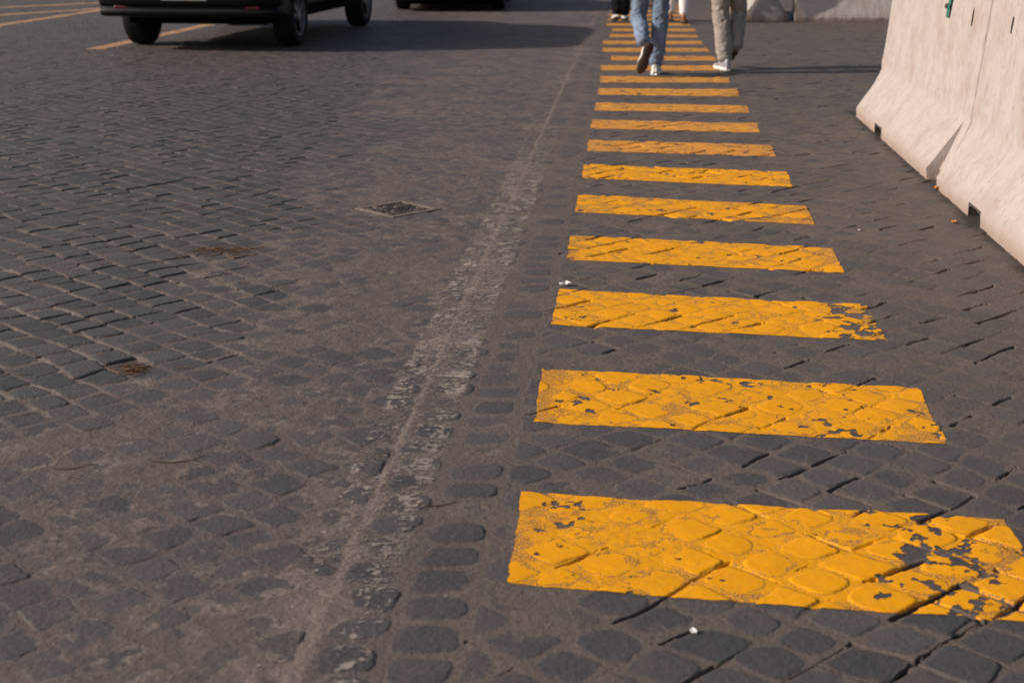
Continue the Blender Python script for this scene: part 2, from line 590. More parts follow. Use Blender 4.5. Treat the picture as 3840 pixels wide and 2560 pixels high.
# ------------------------------------------------------------------ yellow crossing stripes
ST = [((-0.012, 2.848), (1.155, 2.655), (1.204, 3.204), (0.027, 3.369)),
      ((0.067, 3.901), (1.217, 3.714), (1.269, 4.214), (0.100, 4.402)),
      ((0.146, 4.935), (1.303, 4.725), (1.343, 5.208), (0.187, 5.439)),
      ((0.228, 5.948), (1.374, 5.713), (1.424, 6.176), (0.270, 6.448)),
      ((0.317, 6.990), (1.454, 6.673), (1.496, 7.147), (0.351, 7.458)),
      ((0.393, 7.948), (1.534, 7.676), (1.589, 8.164), (0.426, 8.439)),
      ((0.472, 8.938), (1.626, 8.715), (1.680, 9.191), (0.507, 9.400)),
      ((0.545, 9.952), (1.699, 9.740), (1.760, 10.218), (0.584, 10.403)),
      ((0.632, 10.920), (1.792, 10.767), (1.846, 11.211), (0.669, 11.405)),
      ((0.707, 11.933), (1.869, 11.811), (1.936, 12.344), (0.745, 12.410)),
      ((0.779, 12.855), (1.955, 12.855), (1.999, 13.293), (0.819, 13.407))]
LX = [0.850, 1.020, 0.995, 1.060, 1.20, 1.30, 1.30, 1.38, 1.46, 1.54, 1.62, 1.70]
RX = [2.060, 2.120, 2.180, 2.230, 2.30, 2.39, 2.45, 2.53, 2.60, 2.68, 2.76, 2.84]
for k in range(12):
    y0 = 13.93 + 1.0 * k
    ST.append(((LX[k], y0), (RX[k], y0 - 0.02), (RX[k] + 0.04, y0 + 0.47), (LX[k] + 0.035, y0 + 0.49)))

LAB = ['nearest and largest yellow stripe, big paint chips missing at its right end',
       'yellow stripe second from the camera, dotted with small dark chips',
       'yellow stripe just behind the white scrap corner, right end flaking away in streaks',
       'yellow stripe just beyond the white scrap, thin dark cracks across it',
       'yellow stripe level with the near end of the drain grate, ragged top edge',
       'yellow stripe beside the joint between the two near barriers, notched upper edge',
       'yellow stripe directly behind the notched one, fairly clean with a ragged left part',
       'clean yellow stripe three bars in front of the walker in jeans',
       'yellow stripe fourth in front of the feet of the jeans walker',
       'yellow stripe third in front of the feet of the jeans walker',
       'yellow stripe right at the toes of the lifted shoe of the jeans walker',
       'yellow stripe under the feet of the jeans walker, ending at the silver shoe',
       'short yellow stripe starting further right, just beyond the jeans walker',
       'yellow stripe second beyond the planted foot of the jeans walker',
       'yellow stripe third beyond the jeans walker, its left end in the van shadow',
       'yellow stripe fourth beyond the jeans walker, shaded dull at the left',
       'yellow stripe fifth beyond the jeans walker, seen between the legs',
       'yellow stripe at the heels of the far walker in white trousers',
       'far yellow stripe under the brown shoes of the walker in white',
       'far yellow stripe ahead of the walker in white trousers',
       'tiny far yellow stripe two bars ahead of the walker in white',
       'tiny far yellow stripe three bars ahead of the walker in white',
       'farthest but one yellow stripe at the top of the crossing',
       'farthest yellow stripe at the very top of the crossing']
LAB[2] = 'yellow stripe right in front of the white scrap, its right end flaking in streaks'
LAB[7] = 'clean yellow stripe fourth in front of the jeans walker, straight tidy edges'
LAB[8] = 'yellow stripe third in front of the feet of the jeans walker'
LAB[9] = 'yellow stripe second in front of the feet of the jeans walker'


def stripe_wear(i):
    (ax, ay), (bx, by) = ST[i][0], ST[i][1]

    def w(x, y, z, ed):
        a = ((x - ax) * (bx - ax) + (y - ay) * (by - ay)) / ((bx - ax) ** 2 + (by - ay) ** 2)
        n = fbm(x, y, 17, 4, 60.0 + i, 0.55)
        n2 = fbm(x, y, 60, 3, 90.0 + i)
        loc = {0: 0.50 * np.exp(-((a - 0.84) / 0.15) ** 2) + 0.34 * np.exp(-((a - 0.08) / 0.06) ** 2),
               1: 0.10 + 0 * a, 2: 0.58 * sst(0.76, 0.90, a) + 0 * a, 3: 0.05 + 0.10 * sst(0.85, 1, a),
               4: 0.12 + 0.10 * sst(0.8, 1, a), 5: 0.10 + 0.22 * np.exp(-((a - 0.86) / 0.07) ** 2), 6: 0.10 + 0 * a}.get(i, 0.03 + 0 * a)
        chip = n + 0.30 * n2 + loc - 0.62                     # > 0: paint gone
        cov = np.minimum(ed, -chip * 0.03)
        cov = np.minimum(cov, (z + 0.0095) * 1.2)             # none down in the open joints
        thin = np.clip(sst(0.0, 0.6, fbm(x, y, 4, 3, 77 + i)) * 0.7 + 0.8 * sst(0.88, 1.0, a) + 0.5 * sst(0.05, 0.0, a), 0, 1)
        return cov, thin
    return w


M_YEL = make_paint_mat('yellow_road_paint', (0.80, 0.345, 0.0035), 0.15, 0.30)
M_YELF = make_paint_mat('dusty_yellow_road_paint', (0.68, 0.300, 0.038), 0.55, 0.28, 0.004)
for i, q in enumerate(ST):
    o = paint_patch('crossing_stripe', q, M_YEL if i < 6 else M_YELF, stripe_wear(i))
    tag(o, LAB[i], 'road stripe', 'yellow stripes of the pedestrian crossing')


# worn white line along the two straight courses
def white_wear(x, y, z, ed):
    b = x - band_left(y)
    n = 0.45 * fbm(x, y, 20, 3, 7.0, 0.62) + 0.75 * fbm(x, y, 75, 3, 8.0, 0.7)
    n2 = fbm(x, y, 2.3, 2, 19.0)
    body = sst(2.4, 4.8, y) * sst(10.3, 7.5, y)
    n = n + 0.35 * fbm(x * 0.6, y * 2.2, 45, 2, 33.0)
    loc = -0.33 + 0.38 * body - 0.22 * sst(4.7, 3.9, y) * (b < 0.06) + 0.02 * sst(4.4, 3.4, y) + 0.15 * n2 + 0.16 * np.exp(-((b - 0.10) / 0.02) ** 2) + 0.10 * np.exp(-((b + 0.085) / 0.02) ** 2) * sst(7, 4, y)
    cov = np.minimum(ed, (1.25 * n + loc - 0.03) * 0.034)
    return np.minimum(cov, (z + 0.008) * 1.2), np.clip(0.7 - n, 0, 1)


M_WHT = make_paint_mat('worn_white_road_paint', (0.37, 0.325, 0.285), 0.30, 0.42, 0.015)


def bl(y, o):
    return (float(band_left(np.array(y))) + o, y)


o = paint_patch('road_line', (bl(2.3, -0.10), bl(2.3, 0.135), bl(10.4, 0.12), bl(10.4, -0.09)), M_WHT, white_wear)
tag(o, 'worn whitish line flaking off the straight cobble course left of the crossing', 'road line')


# yellow parking lines by the van
def line_wear(x, y, z, ed):
    n = fbm(x, y, 9, 3, 3.0)
    return np.minimum(ed, (0.45 - n) * 0.05), np.clip(0.4 + n, 0, 1)


M_LINE = make_paint_mat('faded_yellow_line_paint', (0.50, 0.290, 0.150), 0.5, 0.35, 0.006)


def ribbon(p, q, w):
    dx, dy = q[0] - p[0], q[1] - p[1]
    L = math.hypot(dx, dy)
    nx, ny = dy / L * w / 2, -dx / L * w / 2
    return ((p[0] + nx, p[1] + ny), (q[0] + nx, q[1] + ny), (q[0] - nx, q[1] - ny), (p[0] - nx, p[1] - ny))


for p, q, w, lab in (((-10.2, 22.3), (-6.2, 26.6), 0.26, 'uppermost of the faded yellow lines reaching behind the van'),
                     ((-9.0, 20.4), (-6.1, 24.9), 0.26, 'middle faded yellow line left of the van, joining the lower one'),
                     ((-7.3, 18.4), (-6.55, 24.0), 0.22, 'lowest faded yellow line at the left edge, running to the van'),
                     ((-4.70, 16.25), (-4.20, 20.2), 0.20, 'faded yellow bay line passing under the left rear wheel of the van')):
    tag(paint_patch('bay_line', ribbon(p, q, w), M_LINE, line_wear), lab, 'road line', 'yellow parking bay lines')


# ------------------------------------------------------------------ drain grate
M_FRAME = simple_mat('pale_stone_frame', (0.155, 0.125, 0.105), 0.9, 0.35, 30, 0.6)
M_IRON = simple_mat('rusty_grate_iron', (0.060, 0.046, 0.042), 0.7, 0.4, 40, 0.5)
M_SOIL = simple_mat('grate_soil', (0.11, 0.085, 0.074), 0.95, 0.5, 60, 0.8)
gr = empty('drain_grate', (GRATE_C[0], GRATE_C[1], 0), GRATE_A)
tag(gr, 'square iron drain grate with a pale frame, clogged with dirt', 'drain grate')
bm = bmesh.new()
w, t = GRATE_R, 0.030
for s in (-1, 1):
    add_box(bm, (0, s * (w - t / 2), -0.0055), (2 * w, t, 0.022), 0.004)
    add_box(bm, (s * (w - t / 2), 0, -0.0050), (t, 2 * (w - t) - 0.002, 0.022), 0.004)
bm_obj('frame', bm, M_FRAME, gr)
bm = bmesh.new()
for k in range(7):
    add_box(bm, (0, -0.105 + 0.035 * k, -0.005), (0.246, 0.016, 0.012), 0.003)
for k in range(3):
    add_box(bm, (-0.08 + 0.08 * k, 0, -0.008), (0.014, 0.246, 0.012), 0.003)
bm_obj('grating', bm, M_IRON, gr)
n = 40
V, Fc = [], []
for j in range(n):
    for i in range(n):
        a, b_ = (i / (n - 1) - 0.5) * 0.25, (j / (n - 1) - 0.5) * 0.25
        V.append((a, b_, -0.003 + 0.018 * mnoise.noise((a * 26, b_ * 26, 1.0)) + 0.008 * mnoise.noise((a * 80, b_ * 80, 4.0))))
for j in range(n - 1):
    for i in range(n - 1):
        Fc.append((j * n + i, j * n + i + 1, (j + 1) * n + i + 1, (j + 1) * n + i))
mesh_obj('soil_filling', V, Fc, M_SOIL, gr)


# ------------------------------------------------------------------ concrete barriers
def make_concrete(name, col):
    m, nt, bs, out = new_mat(name)
    b = NB(nt)
    co = b.obj_co()
    streak = b.noise(b.obj_co((3.2, 3.2, 0.7)), 4.0, 5, 0.6, 0.6)
    pit = b.noise(co, 60, 4, 0.65)
    big = b.noise(co, 4, 4, 0.6)
    sp = b.noise(b.obj_co((11, 11, 4)), 3.0, 4, 0.6, 0.5)
    c = b.mix(b.ramp(streak, 0.32, 0.7), tuple(x * 0.93 for x in col), tuple(x * 1.05 for x in col))
    c = b.mix(b.ramp(b.noise(co, 9, 5, 0.65, 0.8), 0.50, 0.66, 0, 0.5), c, tuple(x * y for x, y in zip(col, (0.80, 0.74, 0.70))))
    c = b.mix(b.ramp(big, 0.48, 0.70, 0, 0.6), c, tuple(x * y for x, y in zip(col, (0.80, 0.70, 0.64))))
    c = b.mix(b.ramp(sp, 0.56, 0.70, 0, 0.6), c, tuple(x * y for x, y in zip(col, (0.62, 0.54, 0.50))))
    c = b.mix(b.ramp(b.noise(b.obj_co((20, 20, 6)), 2.2, 3, 0.5, 0.3), 0.68, 0.74, 0, 0.7), c, tuple(x * y for x, y in zip(col, (0.40, 0.35, 0.32))))
    c = b.mix(b.ramp(pit, 0.64, 0.74, 0, 0.4), c, tuple(x * 0.5 for x in col))
    z = b.n('ShaderNodeSeparateXYZ')
    nt.links.new(co, z.inputs[0])
    low = b.ramp(b.math('ADD', z.outputs[2], b.math('MULTIPLY', big, 0.10)), 0.17, 0.06)
    c = b.mix(b.math('MULTIPLY', low, 1.0), c, tuple(x * y for x, y in zip(col, (0.76, 0.64, 0.58))))
    nt.links.new(c, bs.inputs['Base Color'])
    bs.inputs['Roughness'].default_value = 0.9
    bs.inputs['Specular IOR Level'].default_value = 0.2
    b.bump(bs, b.math('ADD', b.math('MULTIPLY', pit, 0.35), b.math('ADD', b.math('MULTIPLY', streak, 0.8), b.math('MULTIPLY', sp, -0.6))), 0.75, 0.010)
    return m


M_CONC = make_concrete('pale_cast_concrete', (0.41, 0.375, 0.35))
M_HOLE = simple_mat('hole_shade', (0.05, 0.042, 0.036), 0.95, 0.3, 60)  # shade inside slots and lifting holes, put into the colour
BW, LIP, KH, KW, TH, TWD = 0.30, 0.078, 0.345, 0.118, 1.12, 0.055


def half_profile(z0, squeeze=0.0):
    """(half width, z) from the foot up to the crown; squeeze pulls the flared foot in"""
    pts = []
    fw = BW - squeeze

    def slope(z):
        return fw + (KW - fw) * (z - LIP) / (KH - LIP)
    if z0 <= 0:
        pts += [(fw, 0.0), (fw, 0.03), (fw, LIP - 0.008)]
        base = LIP
    else:
        pts += [(slope(max(LIP, z0)), z0)] * 3
        base = max(z0, LIP)
    for k in range(0, 9):
        z = base + (KH - base) * k / 8.0
        q = slope(z)
        if k == 0 and z0 <= 0:
            q -= 0.004
        pts.append((q, z))
    for k in range(1, 15):
        f = k / 14.0
        pts.append((KW + (TWD - KW) * f + 0.010 * (1 - f) ** 6, KH + (TH - 0.02 - KH) * f))
    pts += [(TWD - 0.015, TH - 0.005), (TWD * 0.4, TH)]
    return pts


def make_barrier(name, L, slots, seed, notch=(0.1, 0.1)):
    st = {0.0, 0.004, L - 0.004, L}
    for k in range(1, int(L / 0.022)):
        st.add(k * L / int(L / 0.022))
    for q in (0.03, 0.05, 0.08, 0.1, 0.1149, 0.1151, 0.13):
        st |= {q, L - q}
    sts = [(s, 0.0) for s in st]
    fin = []
    for s, _ in sorted(sts):
        if not any(a - 0.012 < s < b + 0.012 for a, b in slots):
            fin.append((s, 0.0))
    for a, b in slots:
        fin += [(a, 0.0), (a + 0.0005, 0.045), (a + 0.035, 0.060), ((a + b) / 2, 0.066), (b - 0.03, 0.062), (b - 0.0005, 0.050), (b, 0.0)]
    fin.sort()
    V, Fc = [], []
    ring = None
    slot_shade = []
    pz = 0.0
    for s, z0 in fin:
        e = min(s, L - s)
        nt_ = notch[0] if s < L / 2 else notch[1]
        if nt_ < 0:
            sq = 0.075 if e < -nt_ else 0.0
        else:
            sq = 0.07 * max(0.0, 1 - e / nt_)
        bev = 0.007 * max(0.0, 1 - e / 0.005)
        hp = half_profile(z0, sq)
        pts = [(w - bev, z) for w, z in hp] + [(-(w - bev), z) for w, z in reversed(hp)]
        base = len(V)
        for w, z in pts:
            nz = mnoise.noise((s * 5 + seed, z * 5, w * 3)) * 0.006 + mnoise.noise((s * 19 + seed, z * 11, w * 9)) * 0.0034 + mnoise.noise((s * 45 + seed, z * 30, w * 9)) * 0.0012
            if 0.03 < z < 0.1 and z0 == 0:
                nz -= 0.022 * max(0.0, mnoise.noise((s * 9 + seed, 3.0, z * 8)) - 0.15)
            V.append((w + math.copysign(nz, w), s, z - (bev if z > TH - 0.03 else 0)))
        n = len(pts)
        if ring is not None:
            for k in range(n):
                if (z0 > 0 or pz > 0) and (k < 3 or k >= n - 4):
                    slot_shade.append(len(Fc))  # slot interior faces, given a dark colour as painted shade
                Fc.append((ring + k, ring + (k + 1) % n, base + (k + 1) % n, base + k))
        else:
            Fc.append(tuple(range(base, base + n)))
        ring, pz = base, z0
    Fc.append(tuple(reversed(range(ring, ring + n))))
    o = mesh_obj(name, V, Fc, M_CONC)
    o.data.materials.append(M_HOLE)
    for q in slot_shade:
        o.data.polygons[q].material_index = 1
    bm = bmesh.new()
    bm.from_mesh(o.data)
    bmesh.ops.recalc_face_normals(bm, faces=bm.faces)
    bm.to_mesh(o.data)
    bm.free()
    try:
        o.data.set_sharp_from_angle(angle=R(48))
    except Exception:
        pass
    return o


def side_x(z):
    return KW + (TWD - KW) * (z - KH) / (TH - KH)


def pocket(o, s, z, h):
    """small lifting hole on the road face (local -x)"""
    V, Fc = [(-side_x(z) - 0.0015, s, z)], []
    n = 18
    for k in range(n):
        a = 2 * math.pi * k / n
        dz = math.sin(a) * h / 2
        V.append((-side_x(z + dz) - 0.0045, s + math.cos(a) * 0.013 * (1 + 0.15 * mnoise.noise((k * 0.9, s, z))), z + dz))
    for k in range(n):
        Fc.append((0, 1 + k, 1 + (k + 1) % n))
    mesh_obj('lifting_hole', V, Fc, M_HOLE, o)  # flat dark disc on the face, its colour stands for the hole's shade


def place_barrier(o, foot, direction):
    """local +y along direction, local -x towards the road"""
    d = direction.normalized()
    x = Vector((d.y, -d.x, 0))
    o.matrix_world = Matrix(((x.x, d.x, 0, foot.x), (x.y, d.y, 0, foot.y), (0, 0, 1, -0.008), (0, 0, 0, 1)))
    return o


DIR_UP = -BAR_DIR
BN = Vector((DIR_UP.y, -DIR_UP.x, 0))       # local +x, away from the road


def foot_at(y):
    f = (y - BAR_A.y) / (BAR_B.y - BAR_A.y)
    return BAR_A + (BAR_B - BAR_A) * f + BN * BW


G_B = 'concrete traffic barriers'
L1 = (foot_at(10.717) - foot_at(7.805)).length
b1 = place_barrier(make_barrier('concrete_barrier', L1, [(1.682, 1.948)], 1.0, (-0.115, 0.12)), foot_at(7.805), DIR_UP)
tag(b1, 'pale concrete barrier right of the crossing, with the green strap on it', 'barrier', G_B)
pocket(b1, 0.345, 0.885, 0.105)
L2 = 2.83
L2 = 2.83
b2 = place_barrier(make_barrier('concrete_barrier', L2, [(0.62, 0.87), (L2 - 1.145, L2 - 0.882)], 9.0, (0.1, 0.115)), foot_at(7.775) - DIR_UP * L2, DIR_UP)
tag(b2, 'pale concrete barrier nearest the camera at the right edge', 'barrier', G_B)
pocket(b2, L2 - 0.485, 0.90, 0.09)
b3 = place_barrier(make_barrier('concrete_barrier', 2.2, [(0.8, 1.05)], 21.0), Vector((3.66, 20.85, 0)), Vector((0.06, 1, 0)))
tag(b3, 'far concrete barrier seen end on, just right of the walker in grey trousers', 'barrier', G_B)
b4 = place_barrier(make_barrier('concrete_barrier', 3.0, [(0.95, 1.2)], 33.0), Vector((7.05, 20.88, 0)), Vector((-1, 0.01, 0)))
b4.rotation_euler.z += 0
tag(b4, 'far concrete barrier lying across, behind the near pair of barriers', 'barrier', G_B)

# green strap hanging on the first barrier
M_GRN = simple_mat('green_webbing', (0.010, 0.17, 0.115), 0.6, 0.2, 120, 0.4)
M_RED = simple_mat('dark_red_plastic', (0.06, 0.008, 0.008), 0.5, 0.2, 30)
sp = empty('strap', (0, 0, 0))
sp.matrix_world = b1.matrix_world.copy()
tag(sp, 'green strap end hanging down the face of the pale barrier', 'strap')
V, Fc = [], []
s0 = 0.915
rows = 26
for k in range(rows):
    f = k / (rows - 1)
    z = 1.17 - f * 0.325
    zz = min(z, TH)
    off = -side_x(zz) - 0.012 if z < TH else -TWD + (z - TH) * 1.2
    bow = 0.004 * math.sin(f * 9)
    for e in (-1, 1):
        for tck in (0.0, 0.004):
            V.append((off - bow - tck, s0 + 0.02 * f + e * (0.024 - 0.004 * (f > 0.97)), z))
for k in range(rows - 1):
    a, b_ = 4 * k, 4 * k + 4
    for i, j in ((0, 2), (2, 3), (3, 1), (1, 0)):
        Fc.append((a + i, a + j, b_ + j, b_ + i))
Fc += [(0, 1, 3, 2), (4 * rows - 4, 4 * rows - 2, 4 * rows - 1, 4 * rows - 3)]
mesh_obj('webbing', V, Fc, M_GRN, sp)
bm = bmesh.new()
bmesh.ops.create_uvsphere(bm, u_segments=14, v_segments=10, radius=0.017)
bmesh.ops.translate(bm, vec=(-side_x(0.91) - 0.018, s0 + 0.048, 0.91), verts=bm.verts)
bm_obj('knob', bm, M_RED, sp, True)


# ------------------------------------------------------------------ vehicles
M_BLK = simple_mat('black_car_paint', (0.0045, 0.0045, 0.005), 0.32, 0.2, 4, 0, 0.25, 0, 0.15)
M_PLS = simple_mat('black_bumper_plastic', (0.004, 0.004, 0.0045), 0.5, 0.3, 8, 0, 0.16)
M_UND = simple_mat('underbody_black', (0.004, 0.004, 0.004), 0.95, 0.2, 8, 0, 0.05)
M_TYR = simple_mat('tyre_rubber', (0.010, 0.010, 0.010), 0.85, 0.3, 30, 0.2, 0.2)
M_RIM = simple_mat('dull_alloy', (0.26, 0.26, 0.27), 0.45, 0.2, 20, 0, 0.5, 0.7)
M_GLS = simple_mat('tinted_glass', (0.006, 0.007, 0.008), 0.12, 0.1, 3, 0, 0.5)
M_REF = simple_mat('red_reflector', (0.10, 0.004, 0.006), 0.35, 0.2, 60, 0, 0.5)
M_PLT = simple_mat('white_plate', (0.26, 0.26, 0.255), 0.5, 0.1, 20)
M_CHR = simple_mat('bright_trim', (0.35, 0.35, 0.36), 0.3, 0.1, 10, 0, 0.5, 0.8)


def wheel(parent, x, y, r, wd_, side):
    t = empty('wheel', (x, y, r))
    t.parent = parent
    V, Fc = [], []
    prof = [(-0.5, 0.66), (-0.52, 0.80), (-0.50, 0.93), (-0.42, 0.985), (-0.2, 1.0), (0.2, 1.0), (0.42, 0.985), (0.50, 0.93), (0.52, 0.80), (0.5, 0.66)]
    n = 48
    for k in range(n):
        a = 2 * math.pi * k / n
        for u, q in prof:
            V.append((u * wd_, math.cos(a) * q * r, math.sin(a) * q * r))
    m_ = len(prof)
    for k in range(n):
        for j in range(m_):
            Fc.append((k * m_ + j, k * m_ + (j + 1) % m_, ((k + 1) % n) * m_ + (j + 1) % m_, ((k + 1) % n) * m_ + j))
    mesh_obj('tyre', V, Fc, M_TYR, t)
    bm = bmesh.new()
    rr = r * 0.665
    for z0, r0, r1 in ((0.0, rr, rr),):
        bmesh.ops.create_cone(bm, segments=40, radius1=rr, radius2=rr, depth=wd_ * 0.5, cap_ends=False, cap_tris=False,
                              matrix=Matrix.Rotation(R(90), 4, 'Y'))
        bmesh.ops.create_circle(bm, segments=40, radius=rr * 0.99, cap_ends=True,
                                matrix=Matrix.Translation((side * -0.02, 0, 0)) @ Matrix.Rotation(R(90), 4, 'Y'))
    o = bm_obj('wheel_well_disc', bm, M_UND, t)
    o.name = 'brake_disc'
    bm = bmesh.new()
    xs = side * wd_ * 0.40
    for k in range(7):
        a = 2 * math.pi * k / 7
        add_box(bm, (xs, 0, rr * 0.52), (0.03, 0.060, rr * 0.92), 0.008)
        bm.verts.ensure_lookup_table()
        vs = bm.verts[-0:] if False else [v for v in bm.verts if not v.tag]
        bmesh.ops.rotate(bm, cent=(0, 0, 0), matrix=Matrix.Rotation(a, 3, 'X'), verts=vs)
        for v in bm.verts:
            v.tag = True
    c = bmesh.ops.create_cone(bm, segments=24, radius1=0.075, radius2=0.06, depth=0.04, cap_ends=True,
                              matrix=Matrix.Translation((xs, 0, 0)) @ Matrix.Rotation(R(90) * side, 4, 'Y'))
    n = 40
    prev = None
    ring = []
    for k in range(n):
        a = 2 * math.pi * k / n
        ring.append([bm.verts.new((xs + dx, math.cos(a) * q, math.sin(a) * q)) for dx, q in ((-0.02, rr * 0.9), (0.02 * side, rr * 0.92), (0.02 * side, rr), (-0.02, rr))])
    for k in range(n):
        for j in range(4):
            bm.faces.new((ring[k][j], ring[k][(j + 1) % 4], ring[(k + 1) % n][(j + 1) % 4], ring[(k + 1) % n][j]))
    bm_obj('rim', bm, M_RIM, t, False)
    return t


def make_car(name, loc, rz, W, L, HT, zb, wb, r0, tyre_r, tyre_w, track, zu, van):
    """local +y forward, y=0 at the rear bumper face, x=0 on the centre line"""
    t = empty(name, loc, rz)
    hw = W / 2
    # side outline of the upper body as stations along y: (y, roof z, belt half width factor, roof half width)
    if van:
        S = [(0.10, 0.95, 0.93), (0.13, 1.50, 0.95), (0.26, HT - 0.06, 0.97), (0.55, HT, 1), (1.6, HT, 1), (3.0, HT - 0.02, 1), (3.45, HT - 0.12, 1),
             (3.95, 1.50, 1), (4.25, 1.16, 0.99), (L - 0.35, 1.0, 0.96), (L - 0.12, 0.86, 0.88), (L - 0.05, 0.70, 0.84)]
    else:
        S = [(0.10, 0.80, 0.92), (0.16, 1.00, 0.95), (0.50, HT - 0.12, 0.97), (0.95, HT, 1), (1.6, HT, 1), (2.2, HT - 0.05, 1), (2.75, 1.18, 1),
             (3.05, 0.97, 0.99), (L - 0.45, 0.86, 0.96), (L - 0.15, 0.72, 0.88), (L - 0.06, 0.60, 0.84)]
    V, Fc, ring = [], [], None
    belt = 1.02 if van else 0.88
    for y, zr, f in S:
        w = hw * f
        zbelt = min(belt, zr - 0.10)
        top_in = 0.10 + max(0, zr - belt) * 0.16
        half = [(w * 0.90, zb), (w * 0.985, zb + 0.05), (w, (zb + zbelt) / 2), (w * 0.985, zbelt), (w - top_in * 0.8, zr - 0.07), (w - top_in - 0.08, zr), (w * 0.35, zr + 0.015)]
        pts = half + [(-a, b) for a, b in reversed(half)]
        base = len(V)
        V += [(a, y, b) for a, b in pts]
        n = len(pts)
        if ring is None:
            Fc.append(tuple(range(base, base + n)))
        else:
            for k in range(n):
                Fc.append((ring + k, ring + (k + 1) % n, base + (k + 1) % n, base + k))
        ring = base
    Fc.append(tuple(reversed(range(ring, ring + n))))
    body = mesh_obj('body', V, Fc, M_BLK, t)
    bm = bmesh.new()
    bm.from_mesh(body.data)
    bmesh.ops.recalc_face_normals(bm, faces=bm.faces)
    bm.to_mesh(body.data)
    bm.free()
    md = body.modifiers.new('bev', 'BEVEL')
    md.width, md.segments, md.limit_method = 0.03, 2, 'ANGLE'
    # wheel arches cut out of the sides
    cutters = []
    for y in (r0, r0 + wb):
        for s in (-1, 1):
            bmc = bmesh.new()
            bmesh.ops.create_cone(bmc, segments=40, radius1=tyre_r + 0.055, radius2=tyre_r + 0.055, depth=0.42, cap_ends=True,
                                  matrix=Matrix.Translation((s * (hw - 0.12), y, tyre_r)) @ Matrix.Rotation(R(90), 4, 'Y'))
            c = bm_obj('cut', bmc, M_UND, t)
            cutters.append(c)
            b = body.modifiers.new('arch', 'BOOLEAN')
            b.operation, b.object, b.solver = 'DIFFERENCE', c, 'EXACT'
    bake_modifiers(body)
    for c in cutters:
        bpy.data.objects.remove(c)
    body.data.polygons.foreach_set('use_smooth', [True] * len(body.data.polygons))
    try:
        body.data.set_sharp_from_angle(angle=R(30))
    except Exception:
        pass
    # floor pan and sills
    bm = bmesh.new()
    add_box(bm, (0, L / 2, (zu + zb + 0.05) / 2), (W * 0.80, L * 0.86, zb + 0.05 - zu), 0.02)
    for s in (-1, 1):
        add_box(bm, (s * (hw - 0.10), r0 + wb / 2, zb - 0.02), (0.14, wb - 2 * tyre_r - 0.16, 0.12), 0.02)
    bm_obj('underbody', bm, M_UND, t)
    # rear bumper: ridged profile swept round the rear corners
    prof = [(0.06, zb - 0.01), (0.012, zb), (0.0, zb + 0.025), (0.010, zb + 0.052), (0.024, zb + 0.06), (0.024, zb + 0.095), (0.008, zb + 0.11),
            (-0.010, zb + 0.13), (-0.012, zb + 0.25), (0.03, zb + 0.28), (0.09, zb + 0.285)]
    V, Fc = [], []
    m_ = len(prof)
    path = []
    for k in range(25):
        a = k / 24 * 2 - 1
        ang = abs(a)
        x = math.copysign(min(1.0, math.sin(min(1, ang * 1.0) * math.pi / 2) ** 0.55) * (hw + 0.005), a)
        yb = 0.07 * (abs(x) / hw) ** 4 + (0.0 if ang < 0.86 else (ang - 0.86) / 0.14 * 0.42)
        path.append((x, yb))
    for x, yb in path:
        for d_, z in prof:
            V.append((x * (1 - 0.25 * max(0, d_) * 0.3), yb + d_, z))
    for k in range(len(path) - 1):
        for j in range(m_ - 1):
            Fc.append((k * m_ + j, k * m_ + j + 1, (k + 1) * m_ + j + 1, (k + 1) * m_ + j))
    bp = mesh_obj('rear_bumper', V, Fc, M_PLS, t)
    so = bp.modifiers.new('s', 'SOLIDIFY')
    so.thickness = 0.02
    bake_modifiers(bp)
    for s in (-1, 1):
        bm = bmesh.new()
        add_box(bm, (s * hw * 0.74, 0.030, zb + 0.078), (0.16, 0.03, 0.036), 0.010)
        bm_obj('reflector', bm, M_REF, bp, False)
    # number plate, windows, lamps, trim
    bm = bmesh.new()
    add_box(bm, (0, 0.088, 0.80 if van else 0.62), (0.52, 0.02, 0.11), 0.006)
    pl = bm_obj('number_plate', bm, M_PLT, t)
    pl.location.z = -0.20 if van else -0.02
    pl.location.y = -0.110 if van else -0.03
    bm = bmesh.new()
    zt = HT - 0.12
    add_box(bm, (0, 0.30 if not van else 0.165, (belt + zt) / 2 + 0.04), (W * 0.66, 0.02, (zt - belt) * 0.8), 0.008,
            Matrix.Rotation(R(-10 if van else -40), 3, 'X') if False else None)
    bm_obj('rear_window', bm, M_GLS, t)
    for s in (-1, 1):
        bm = bmesh.new()
        add_box(bm, (s * hw * 0.86, 0.105, belt - 0.02), (0.14, 0.05, 0.34), 0.012)
        bm_obj('tail_lamp', bm, M_REF, t)
        for y0, y1 in ((0.7, 1.7), (1.85, 2.9)) if van else ((0.95, 1.55), (1.65, 2.35)):
            bm = bmesh.new()
            add_box(bm, (0, 0, 0), (0.012, y1 - y0, (zt - belt) * 0.72), 0.004, Matrix.Rotation(R(-9) * s, 3, 'Y'))
            o = bm_obj('side_window', bm, M_GLS, t)
            o.location = (s * (hw - 0.06 - 0.16 * (HT - belt) * 0.42), (y0 + y1) / 2, (belt + zt) / 2)
        wheel(t, s * (track / 2), r0, tyre_r, tyre_w, s)
        wheel(t, s * (track / 2), r0 + wb, tyre_r, tyre_w, s)
    bm = bmesh.new()
    bmesh.ops.create_cone(bm, segments=16, radius1=0.026, radius2=0.026, depth=0.12, cap_ends=True,
                          matrix=Matrix.Translation((hw * 0.42, 0.14, zb - 0.01)) @ Matrix.Rotation(R(90), 4, 'X'))
    bm_obj('exhaust_pipe', bm, M_CHR, t, True)
    return t


